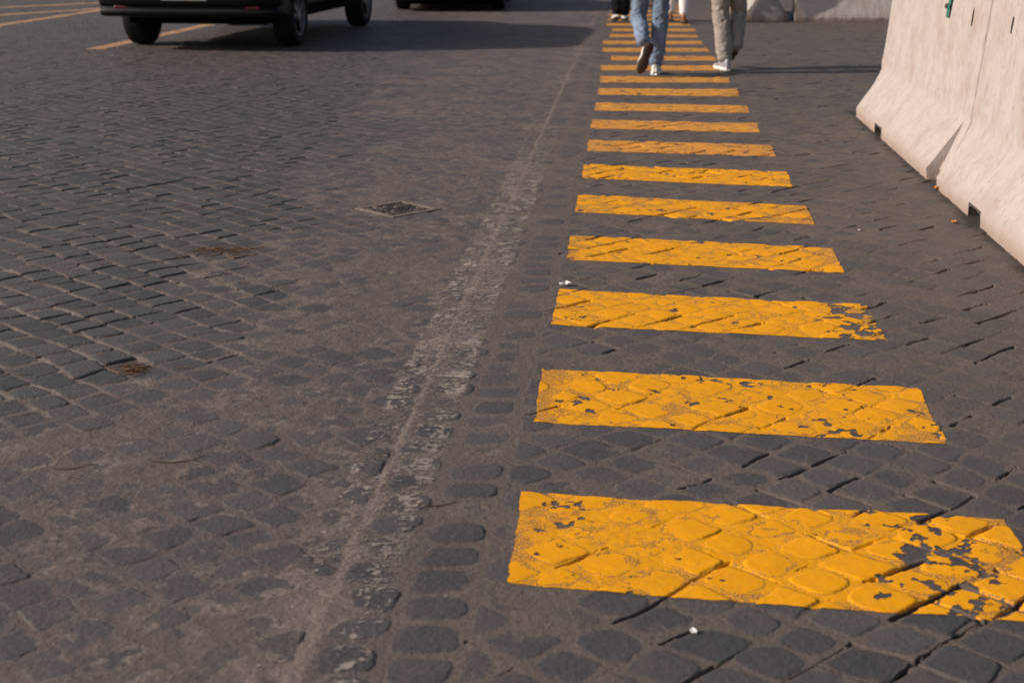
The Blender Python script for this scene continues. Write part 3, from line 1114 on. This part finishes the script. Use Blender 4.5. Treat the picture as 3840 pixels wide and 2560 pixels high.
VAN_RZ = -math.atan2(0.455, 3.211)
hd = Vector((math.sin(-VAN_RZ), math.cos(VAN_RZ), 0))
rt = Vector((hd.y, -hd.x, 0))
rear_axle = Vector((-2.55, 16.74, 0)) - rt * 0.89
van = make_car('parked_van', rear_axle - hd * 0.95 + Vector((0, 0, 0.002)), VAN_RZ, 2.02, 5.05, 1.93, 0.395, 3.22, 0.95, 0.345, 0.235, 1.78, 0.275, True)
tag(van, 'black van seen from behind, red reflectors on its ridged rear bumper', 'van')
car = make_car('parked_car', (-1.02, 22.95, 0.002), R(-2), 1.78, 4.15, 1.50, 0.20, 2.55, 0.75, 0.31, 0.21, 1.54, 0.10, False)
tag(car, 'black car further back, only its dark tail and tyres in view', 'car')


# ------------------------------------------------------------------ people
def capsule(V, Fc, p0, p1, r0, r1, sq=1.0, n=20):
    """closed tapered tube with rounded ends, sq flattens it front to back"""
    p0, p1 = Vector(p0), Vector(p1)
    ax = (p1 - p0)
    L = ax.length
    ax.normalize()
    up = Vector((0, 1, 0)) if abs(ax.y) < 0.9 else Vector((0, 0, 1))
    sx = ax.cross(up).normalized()
    sy = sx.cross(ax)
    prof = []
    for k in range(5):
        a = math.pi / 2 * k / 5
        prof.append((-r0 * math.cos(a), r0 * math.sin(a)))
    for k in range(9):
        f = k / 8
        prof.append((L * f, r0 + (r1 - r0) * f))
    for k in range(4, -1, -1):
        a = math.pi / 2 * k / 5
        prof.append((L + r1 * math.cos(a), r1 * math.sin(a)))
    prof = prof[1:-1]
    base = len(V)
    for h, r in prof:
        for k in range(n):
            a = 2 * math.pi * k / n
            V.append(p0 + ax * h + sx * (math.cos(a) * r) + sy * (math.sin(a) * r * sq))
    m_ = len(prof)
    for j in range(m_ - 1):
        for k in range(n):
            Fc.append((base + j * n + k, base + j * n + (k + 1) % n, base + (j + 1) * n + (k + 1) % n, base + (j + 1) * n + k))
    Fc.append(tuple(base + k for k in reversed(range(n))))
    Fc.append(tuple(base + (m_ - 1) * n + k for k in range(n)))


def fuse(name, segs, mat, parent, voxel, smooth=6, fold=None):
    V, Fc = [], []
    for s in segs:
        capsule(V, Fc, *s)
    o = mesh_obj(name, V, Fc, mat, parent)
    md = o.modifiers.new('r', 'REMESH')
    md.mode, md.voxel_size, md.use_smooth_shade = 'VOXEL', voxel, True
    sm = o.modifiers.new('s', 'SMOOTH')
    sm.iterations, sm.factor = smooth, 0.5
    bake_modifiers(o)
    if not o.data.materials:
        o.data.materials.append(mat)
    if fold:
        nv = len(o.data.vertices)
        co = np.empty(nv * 3, np.float32)
        no = np.empty(nv * 3, np.float32)
        o.data.vertices.foreach_get('co', co)
        o.data.vertices.foreach_get('normal', no)
        co, no = co.reshape(-1, 3), no.reshape(-1, 3)
        for i in range(nv):
            co[i] += no[i] * fold(co[i])
        o.data.vertices.foreach_set('co', co.ravel())
        o.data.update()
    o.data.polygons.foreach_set('use_smooth', [True] * len(o.data.polygons))
    return o


def fold_fn(seed, amp):
    def f(c):
        x, y, z = float(c[0]), float(c[1]), float(c[2])
        k = 0.45 + 0.8 * math.exp(-((z - 0.50) / 0.10) ** 2) + 1.0 * math.exp(-((z - 0.16) / 0.10) ** 2)
        n = mnoise.noise((x * 7 + seed, y * 7, z * 17 + x * 14)) + 0.5 * mnoise.noise((x * 16, y * 16 + seed, z * 30 - x * 20))
        r = 1 - abs(n) * 2
        return amp * k * (0.9 * r - 0.2) + amp * 0.8 * mnoise.noise((x * 14, y * 14, z * 3 + seed))
    return f


def make_shoe(parent, mtx, upper, sole, length=0.285, side=1):
    """foot frame: origin under the heel, +y to the toe, z up"""
    rows = 22
    n = 20
    V, Fc = [], []

    def outline(f):
        # half width and centre offset along the foot
        w = 0.030 + 0.014 * math.sin(min(1, f / 0.25) * math.pi / 2) * (1 - f) - 0.006 * math.exp(-((f - 0.42) / 0.12) ** 2) + 0.012 * math.exp(-((f - 0.70) / 0.16) ** 2)
        if f > 0.86:
            w *= math.sqrt(max(0.02, 1 - ((f - 0.86) / 0.145) ** 2))
        if f < 0.07:
            w *= math.sqrt(max(0.08, 1 - ((0.07 - f) / 0.075) ** 2))
        return w, -side * 0.010 * f * f

    def top(f):
        z = 0.118 - 0.02 * sst(0, 0.05, np.float64(f)) * 0
        if f > 0.30:
            z = 0.118 - 0.062 * float(sst(0.30, 0.72, np.float64(f)))
        if f > 0.86:
            z -= 0.022 * ((f - 0.86) / 0.14) ** 2
        if f < 0.06:
            z -= 0.012 * (1 - f / 0.06)
        return z
    for i in range(rows):
        f = i / (rows - 1)
        w, c = outline(f)
        zt = top(f)
        for k in range(n):
            a = 2 * math.pi * k / n
            ca_, sa_ = math.cos(a), math.sin(a)
            zz = 0.022 + (zt - 0.022) * (0.5 + 0.5 * math.copysign(abs(sa_) ** 0.8, sa_))
            q = math.copysign(abs(ca_) ** 0.7, ca_)
            nar = 1 - 0.35 * max(0, (zz - 0.05) / 0.08)
            V.append((c + w * q * nar, f * length, zz))
    for i in range(rows - 1):
        for k in range(n):
            Fc.append((i * n + k, i * n + (k + 1) % n, (i + 1) * n + (k + 1) % n, (i + 1) * n + k))
    Fc += [tuple(range(n)), tuple(reversed(range((rows - 1) * n, rows * n)))]
    o = mesh_obj('shoe', V, Fc, upper, parent)
    V, Fc = [], []
    for i in range(rows):
        f = i / (rows - 1)
        w, c = outline(f)
        w += 0.005
        lift = 0.016 * float(sst(0.78, 1.0, np.float64(f)))
        for zz, q in ((0.0 + lift, 0.93), (0.004 + lift, 1.0), (0.026 + lift * 0.7, 1.0), (0.031 + lift * 0.6, 0.93)):
            V.append((c + w * q, f * (length + 0.008) - 0.004, zz))
        for zz, q in ((0.031 + lift * 0.6, 0.93), (0.026 + lift * 0.7, 1.0), (0.004 + lift, 1.0), (0.0 + lift, 0.93)):
            V.append((c - w * q, f * (length + 0.008) - 0.004, zz))
    n = 8
    for i in range(rows - 1):
        for k in range(n):
            Fc.append((i * n + k, i * n + (k + 1) % n, (i + 1) * n + (k + 1) % n, (i + 1) * n + k))
    Fc += [tuple(range(n)), tuple(reversed(range((rows - 1) * n, rows * n)))]
    s = mesh_obj('sole', V, Fc, sole, o)
    o.matrix_local = mtx
    return o


def foot_mtx(heel, toe, up=(0, 0, 1)):
    """heel and toe: points under the sole; up: way the instep faces"""
    h, t = Vector(heel), Vector(toe)
    y = (t - h).normalized()
    x = y.cross(Vector(up)).normalized()
    z = x.cross(y)
    return Matrix(((x.x, y.x, z.x, h.x), (x.y, y.y, z.y, h.y), (x.z, y.z, z.z, h.z), (0, 0, 0, 1)))


M_SKIN = simple_mat('skin', (0.42, 0.25, 0.18), 0.55, 0.12, 20)


def make_person(loc, pose, mats, fat=1.0, seed=0.0, height=1.76, amp=0.006, cuff=0.068, knee_r=0.078, thigh_r=0.094, gown=None, bare=0.0):
    """pose: dict of local joints; mats: trousers, top, hair, (shoe, sole) left, right"""
    root = empty('person', (loc[0], loc[1], 0.003))
    p = {k: Vector(v) for k, v in pose.items() if k[0] != 'f'}
    hipc = (p['hl'] + p['hr']) / 2
    sh = hipc + Vector((0, 0.05, 0.53))
    neck = sh + Vector((0, 0.0, 0.07))
    head = neck + Vector((0, 0.03, 0.155))
    S = [(hipc, hipc + Vector((0, 0, 0.18)), 0.135, 0.125, 0.75), (hipc + Vector((0, 0, 0.18)), sh - Vector((0, 0, 0.06)), 0.125, 0.150, 0.72),
         (sh, neck + Vector((0, 0.01, 0.06)), 0.062, 0.055, 1.0), (head - Vector((0, -0.012, 0.035)), head + Vector((0, 0, 0.045)), 0.068, 0.084, 1.12),
         (head + Vector((0, 0.085, -0.02)), head + Vector((0, 0.098, -0.03)), 0.012, 0.014, 1.0),       # nose
         (head + Vector((0, 0.06, -0.075)), head + Vector((0, 0.07, -0.08)), 0.028, 0.026, 1.0)]        # chin
    for s in (-1, 1):
        S.append((head + Vector((s * 0.078, 0.0, -0.01)), head + Vector((s * 0.082, -0.006, 0.02)), 0.012, 0.014, 1.0))     # ear
    top = [(hipc + Vector((0, 0, -0.02)), hipc + Vector((0, 0, 0.20)), 0.155, 0.145, 0.78), (hipc + Vector((0, 0, 0.2)), sh - Vector((0, 0, 0.07)), 0.145, 0.165, 0.75)]
    for s, sw in ((-1, 1), (1, -1)):
        a = sh + Vector((s * 0.175, 0, -0.035))
        e = a + Vector((s * 0.035, 0.06 * sw * -1 - 0.02, -0.285))
        w_ = e + Vector((s * 0.005, 0.10 - 0.05 * sw, -0.235))
        S += [(a, e, 0.050, 0.040, 1.0), (e, w_, 0.040, 0.027, 1.0)]
        top += [(sh + Vector((s * 0.05, 0, -0.03)), a, 0.07, 0.066, 1.0), (a, e, 0.064, 0.054, 1.0), (e, w_ + Vector((0, 0, 0.02)), 0.052, 0.042, 1.0)]
        # hand: palm, four curled fingers, thumb from the side of the palm
        pl = w_ + Vector((0, 0.012, -0.085))
        S.append((w_, pl, 0.026, 0.036, 0.62))
        for q in range(4):
            k0 = pl + Vector((s * 0.004, -0.028 + 0.019 * q, -0.012))
            ln = (0.036, 0.043, 0.045, 0.038)[q]
            k1 = k0 + Vector((-s * 0.006, 0.004, -ln))
            k2 = k1 + Vector((-s * 0.020, 0.004, -ln * 0.7))
            S += [(k0, k1, 0.0092, 0.0085, 1.0), (k1, k2, 0.0085, 0.0072, 1.0)]
        t0 = w_ + Vector((-s * 0.006, 0.028, -0.045))
        t1 = t0 + Vector((-s * 0.012, 0.022, -0.035))
        S += [(t0, t1, 0.0115, 0.010, 1.0), (t1, t1 + Vector((-s * 0.006, 0.002, -0.028)), 0.010, 0.008, 1.0)]
    tr = [(hipc + Vector((0, 0, 0.03)), hipc + Vector((0, 0, 0.10)), 0.148, 0.142, 0.80)]
    for h, k, a in (('hl', 'kl', 'al'), ('hr', 'kr', 'ar')):
        H, K, A = p[h], p[k], p[a]
        S += [(H, K, 0.085, 0.055, 1.0), (K, K + (A - K) * 0.35, 0.055, 0.058, 1.0), (K + (A - K) * 0.35, A, 0.058, 0.036, 1.0)]
        ank = A + (K - A).normalized() * bare
        tr += [(H + Vector((0, 0, 0.02)), K, thigh_r * fat * 1.12, knee_r * fat, 1.0),
               (K, K + (ank - K) * 0.45, knee_r * fat, (knee_r * 0.45 + cuff * 0.55) * fat * 1.04, 1.0), (K + (ank - K) * 0.45, ank, (knee_r * 0.45 + cuff * 0.55) * fat * 1.04, cuff * fat, 1.0)]
    fuse('body', S, M_SKIN, root, 0.0075, 3)
    fuse('trousers', tr, mats['trousers'], root, 0.010, 4, fold_fn(seed, amp))
    fuse('jacket', top, mats['top'], root, 0.014, 5, fold_fn(seed + 9, 0.004))
    hr = [(head + Vector((0, -0.02, 0.03)), head + Vector((0, -0.005, 0.06)), 0.088, 0.088, 1.1), (head + Vector((0, -0.045, -0.05)), head + Vector((0, -0.035, 0.03)), 0.066, 0.082, 1.0)]
    fuse('hair', hr, mats['hair'], root, 0.012, 3)
    for f, s in (('fl', -1), ('fr', 1)):
        h, t = pose[f]
        make_shoe(root, foot_mtx(h, t, pose.get(f + '_up', (0, 0, 1))), mats['shoe'], mats['sole_' + f[1]], side=-s)
    return root


def fabric(name, col, var=0.25, sc=9.0, weave=420):
    m, nt, bs, out = new_mat(name)
    b = NB(nt)
    co = b.obj_co()
    c = b.mix(b.ramp(b.noise(co, sc, 5, 0.6), 0.3, 0.7), tuple(x * (1 - var) for x in col), tuple(x * (1 + var) for x in col))
    c = b.mix(b.ramp(b.noise(co, weave, 2), 0.4, 0.7, 0, 0.25), c, tuple(min(1, x * 1.5) for x in col))
    nt.links.new(c, bs.inputs['Base Color'])
    bs.inputs['Roughness'].default_value = 0.95
    bs.inputs['Specular IOR Level'].default_value = 0.1
    b.bump(bs, b.noise(co, 60, 4), 0.3, 0.004)
    return m


F_JEAN = fabric('washed_blue_denim', (0.165, 0.215, 0.30), 0.42, 7)
F_GREY = fabric('taupe_cotton', (0.31, 0.27, 0.24), 0.22)
F_BLK = fabric('black_cloth', (0.010, 0.010, 0.012))
F_WHT = fabric('white_cotton', (0.78, 0.75, 0.71), 0.06)
F_NAVY = fabric('navy_cloth', (0.03, 0.035, 0.06))
F_TAN = fabric('tan_cloth', (0.30, 0.22, 0.15))
M_HAIR = simple_mat('brown_hair', (0.03, 0.02, 0.014), 0.6, 0.4, 60, 0.4)
M_SHW = simple_mat('white_leather', (0.72, 0.69, 0.66), 0.45, 0.1, 30)
M_SHS = simple_mat('silver_grey_leather', (0.30, 0.29, 0.33), 0.35, 0.25, 40)
M_SHB = simple_mat('brown_leather', (0.20, 0.095, 0.045), 0.5, 0.3, 30)
M_SOLD = simple_mat('dark_rubber_sole', (0.058, 0.042, 0.032), 0.8, 0.6, 45, 0.9)
M_SOLW = simple_mat('white_rubber_sole', (0.65, 0.63, 0.60), 0.6, 0.1, 30)

j = make_person((1.30, 13.50), {
    'hl': (-0.085, 0.05, 0.93), 'kl': (-0.115, 0.14, 0.51), 'al': (-0.095, -0.175, 0.335),
    'hr': (0.085, 0.05, 0.93), 'kr': (0.085, 0.08, 0.50), 'ar': (0.045, 0.02, 0.115),
    'fl': ((-0.030, -0.245, 0.305), (-0.115, -0.240, 0.022)), 'fl_up': (-0.28, 0.95, 0.0), 'fr': ((0.035, -0.045, 0.0), (0.085, 0.24, 0.0))},
    dict(trousers=F_JEAN, top=F_NAVY, hair=M_HAIR, shoe=M_SHW, sole_l=M_SOLD, sole_r=M_SOLW), seed=2.0, amp=0.012, cuff=0.064, knee_r=0.072, thigh_r=0.090)
tag(j, 'person walking away in faded blue jeans, lifting the left shoe to show its dark sole', 'person', 'people walking along the crossing')
k2 = make_person((2.06, 13.93), {
    'hl': (-0.07, 0.10, 0.93), 'kl': (-0.045, 0.10, 0.50), 'al': (-0.01, 0.0, 0.13),
    'hr': (0.10, 0.12, 0.93), 'kr': (0.135, 0.22, 0.53), 'ar': (0.11, 0.09, 0.235),
    'fl': ((0.015, -0.080, 0.0), (-0.055, 0.195, 0.0)), 'fr': ((0.10, 0.10, 0.15), (0.07, 0.35, 0.05))},
    dict(trousers=F_GREY, top=F_TAN, hair=M_HAIR, shoe=M_SHS, sole_l=M_SOLW, sole_r=M_SOLD), seed=12.0, amp=0.011, cuff=0.070, knee_r=0.078, thigh_r=0.098)
tag(k2, 'person walking in taupe grey trousers with a silver grey shoe, beside the stripe ends', 'person', 'people walking along the crossing')
k3 = make_person((1.54, 20.55), {
    'hl': (-0.08, 0.12, 0.92), 'kl': (-0.075, 0.14, 0.49), 'al': (-0.06, 0.0, 0.16),
    'hr': (0.08, 0.14, 0.92), 'kr': (0.085, 0.34, 0.52), 'ar': (0.075, 0.40, 0.13),
    'fl': ((-0.05, -0.06, 0.055), (-0.09, 0.20, 0.0)), 'fr': ((0.075, 0.36, 0.0), (0.09, 0.63, 0.0))},
    dict(trousers=F_BLK, top=F_BLK, hair=M_HAIR, shoe=M_SHW, sole_l=M_SOLD, sole_r=M_SOLD), seed=22.0, cuff=0.072)
tag(k3, 'far walker in black trousers and pale shoes, half hidden behind the jeans', 'person', 'people walking along the crossing')
k4 = make_person((2.33, 20.30), {
    'hl': (-0.075, 0.18, 0.90), 'kl': (-0.075, 0.36, 0.49), 'al': (-0.075, 0.40, 0.12),
    'hr': (0.075, 0.16, 0.90), 'kr': (0.07, 0.16, 0.48), 'ar': (0.06, 0.0, 0.11),
    'fl': ((-0.075, 0.35, 0.0), (-0.085, 0.61, 0.0)), 'fr': ((0.06, -0.06, 0.0), (0.09, 0.20, 0.0))},
    dict(trousers=F_WHT, top=F_TAN, hair=M_HAIR, shoe=M_SHB, sole_l=M_SOLD, sole_r=M_SOLD), seed=31.0, cuff=0.055, bare=0.05, amp=0.003)
tag(k4, 'far walker in white trousers and brown shoes, right of the jeans', 'person', 'people walking along the crossing')


# ------------------------------------------------------------------ litter
def ground_z(x, y):
    r_ = min(NR - 1, int(np.searchsorted(ys, y)))
    c_ = min(NC - 1, int(np.searchsorted(tc, x / (y + C0))))
    return float(Z[r_, c_])


def needle_mesh(bm, x, y, z, L, a, bend, r=0.0011, rise=0.0):
    rings = []
    n = 6
    for i in range(n):
        f = i / (n - 1) - 0.5
        aa = a + bend * f
        cx, cy = x + math.cos(aa) * L * f, y + math.sin(aa) * L * f
        cz = max(z + rise * (f + 0.5) * L, ground_z(cx, cy) + r) + 0.0005
        rr = r * (1 - 0.6 * abs(f) * 2 * 0.5)
        rings.append([bm.verts.new((cx - math.sin(a) * rr * math.cos(t), cy + math.cos(a) * rr * math.cos(t), cz + rr * math.sin(t))) for t in (0.5, 2.6, 4.7)])
    for i in range(n - 1):
        for k in range(3):
            bm.faces.new((rings[i][k], rings[i][(k + 1) % 3], rings[i + 1][(k + 1) % 3], rings[i + 1][k]))


M_NEED = simple_mat('dry_pine_needles', (0.17, 0.085, 0.034), 0.8, 0.45, 40)
M_TWIG = simple_mat('dead_twig', (0.10, 0.055, 0.032), 0.85, 0.3, 60)
M_PAPER = simple_mat('white_paper', (0.75, 0.74, 0.74), 0.8, 0.06, 30)
M_LEAF = simple_mat('dry_orange_leaf', (0.55, 0.25, 0.06), 0.7, 0.3, 50)

for cx, cy, sx_, sy_, n, lab in ((-1.27, 6.10, 0.085, 0.05, 75, 'larger clump of dry brown pine needles on the cobbles, nearer the grate'),
                                 (-1.235, 4.39, 0.026, 0.032, 40, 'small clump of dry brown pine needles among dark cobbles near the left edge')):
    bm = bmesh.new()
    for k in range(n):
        x, y = cx + random.gauss(0, sx_), cy + random.gauss(0, sy_)
        needle_mesh(bm, x, y, ground_z(x, y) + random.random() * 0.010, random.uniform(0.03, 0.075), random.gauss(0.2, 0.7), random.uniform(-0.8, 0.8), 0.0015, random.uniform(0, 0.12))
    tag(bm_obj('needle_clump', bm, M_NEED, None, True), lab, 'dry needles', 'clumps of dry pine needles')

for x, y, L, a, lab in ((-0.90, 3.57, 0.17, 0.22, 'thin brown twig lying alone on the dusty paving'),
                        (-1.17, 3.52, 0.12, 0.25, 'thin brown twig at the left edge beside dark cobbles'),
                        (-0.19, 3.28, 0.12, 0.15, 'thin brown twig lying across the straight cobble course'),
                        (-1.08, 4.42, 0.07, -0.35, 'pale dry needle just right of the small needle clump')):
    bm = bmesh.new()
    needle_mesh(bm, x, y, ground_z(x, y) + 0.002, L, a, 0.9 if L > 0.1 else 0.4, 0.0017)
    tag(bm_obj('twig', bm, M_TWIG if 'twig' in lab else M_NEED, None, True), lab, 'twig')


for k in range(34):
    x, y = random.uniform(-1.9, -0.75), random.uniform(3.9, 7.6)
    bm = bmesh.new()
    needle_mesh(bm, x, y, ground_z(x, y) + 0.002, random.uniform(0.03, 0.07), random.choice([-0.8, 0.75, 0.2]) + random.gauss(0, 0.3), random.uniform(-0.7, 0.7), 0.0012)
    tag(bm_obj('dry_needle', bm, M_NEED, None, True), 'single thin dry pine needle lying loose on the dark cobbles at the left', 'pine needle', 'loose pine needles on the dark cobbles')


def flake(name, x, y, w, l, ang, mat, curl, lab, cat):
    V, Fc = [], []
    n = 9
    z = max(ground_z(x + dx, y + dy) for dx in (-0.01, 0, 0.01) for dy in (-0.01, 0, 0.01)) + 0.003
    for side in (0, 0.0012):
        for jj in range(n):
            for ii in range(n):
                a, b_ = ii / (n - 1) * 2 - 1, jj / (n - 1) * 2 - 1
                sh = math.sqrt(max(0.05, 1 - b_ * b_)) * (1 + 0.25 * mnoise.noise((b_ * 3, a, x * 9)))
                xx, yy = a * w / 2 * sh, b_ * l / 2
                zz = curl * (a * a * 0.6 + b_ * b_ * 0.4) + 0.25 * curl * mnoise.noise((a * 2, b_ * 2, y))
                V.append((xx, yy, zz + side))
    for s in (0, n * n):
        for jj in range(n - 1):
            for ii in range(n - 1):
                q = (s + jj * n + ii, s + jj * n + ii + 1, s + (jj + 1) * n + ii + 1, s + (jj + 1) * n + ii)
                Fc.append(q if s else tuple(reversed(q)))
    rim = [i for i in range(n)] + [jj * n + n - 1 for jj in range(1, n)] + [(n - 1) * n + i for i in range(n - 2, -1, -1)] + [jj * n for jj in range(n - 2, 0, -1)]
    for k in range(len(rim)):
        a, b_ = rim[k], rim[(k + 1) % len(rim)]
        Fc.append((a, b_, b_ + n * n, a + n * n))
    o = mesh_obj(name, V, Fc, mat)
    o.location = (x, y, z)
    o.rotation_euler = (0, 0, ang)
    return tag(o, lab, cat)


flake('paper_scrap', 0.213, 5.50, 0.052, 0.036, 0.2, M_PAPER, 0.012, 'small white crumpled scrap at the corner of a yellow stripe', 'paper scrap')
flake('dry_leaf', 2.295, 7.60, 0.040, 0.030, 0.7, M_LEAF, 0.014, 'small orange leaf at the joint between the near barriers', 'leaf')
flake('dry_leaf', 2.125, 6.72, 0.038, 0.024, 1.4, M_LEAF, 0.012, 'small orange leaf lying on cobbles in front of the barrier slot', 'leaf')
flake('white_pebble', 1.63, 6.55, 0.015, 0.014, 0.3, M_PAPER, 0.003, 'tiny white speck on the bare cobbles between stripes and barrier', 'pebble')
flake('white_pebble', 0.372, 2.625, 0.014, 0.022, 0.3, M_PAPER, 0.003, 'small white blot on a cobble in front of the nearest stripe', 'pebble')
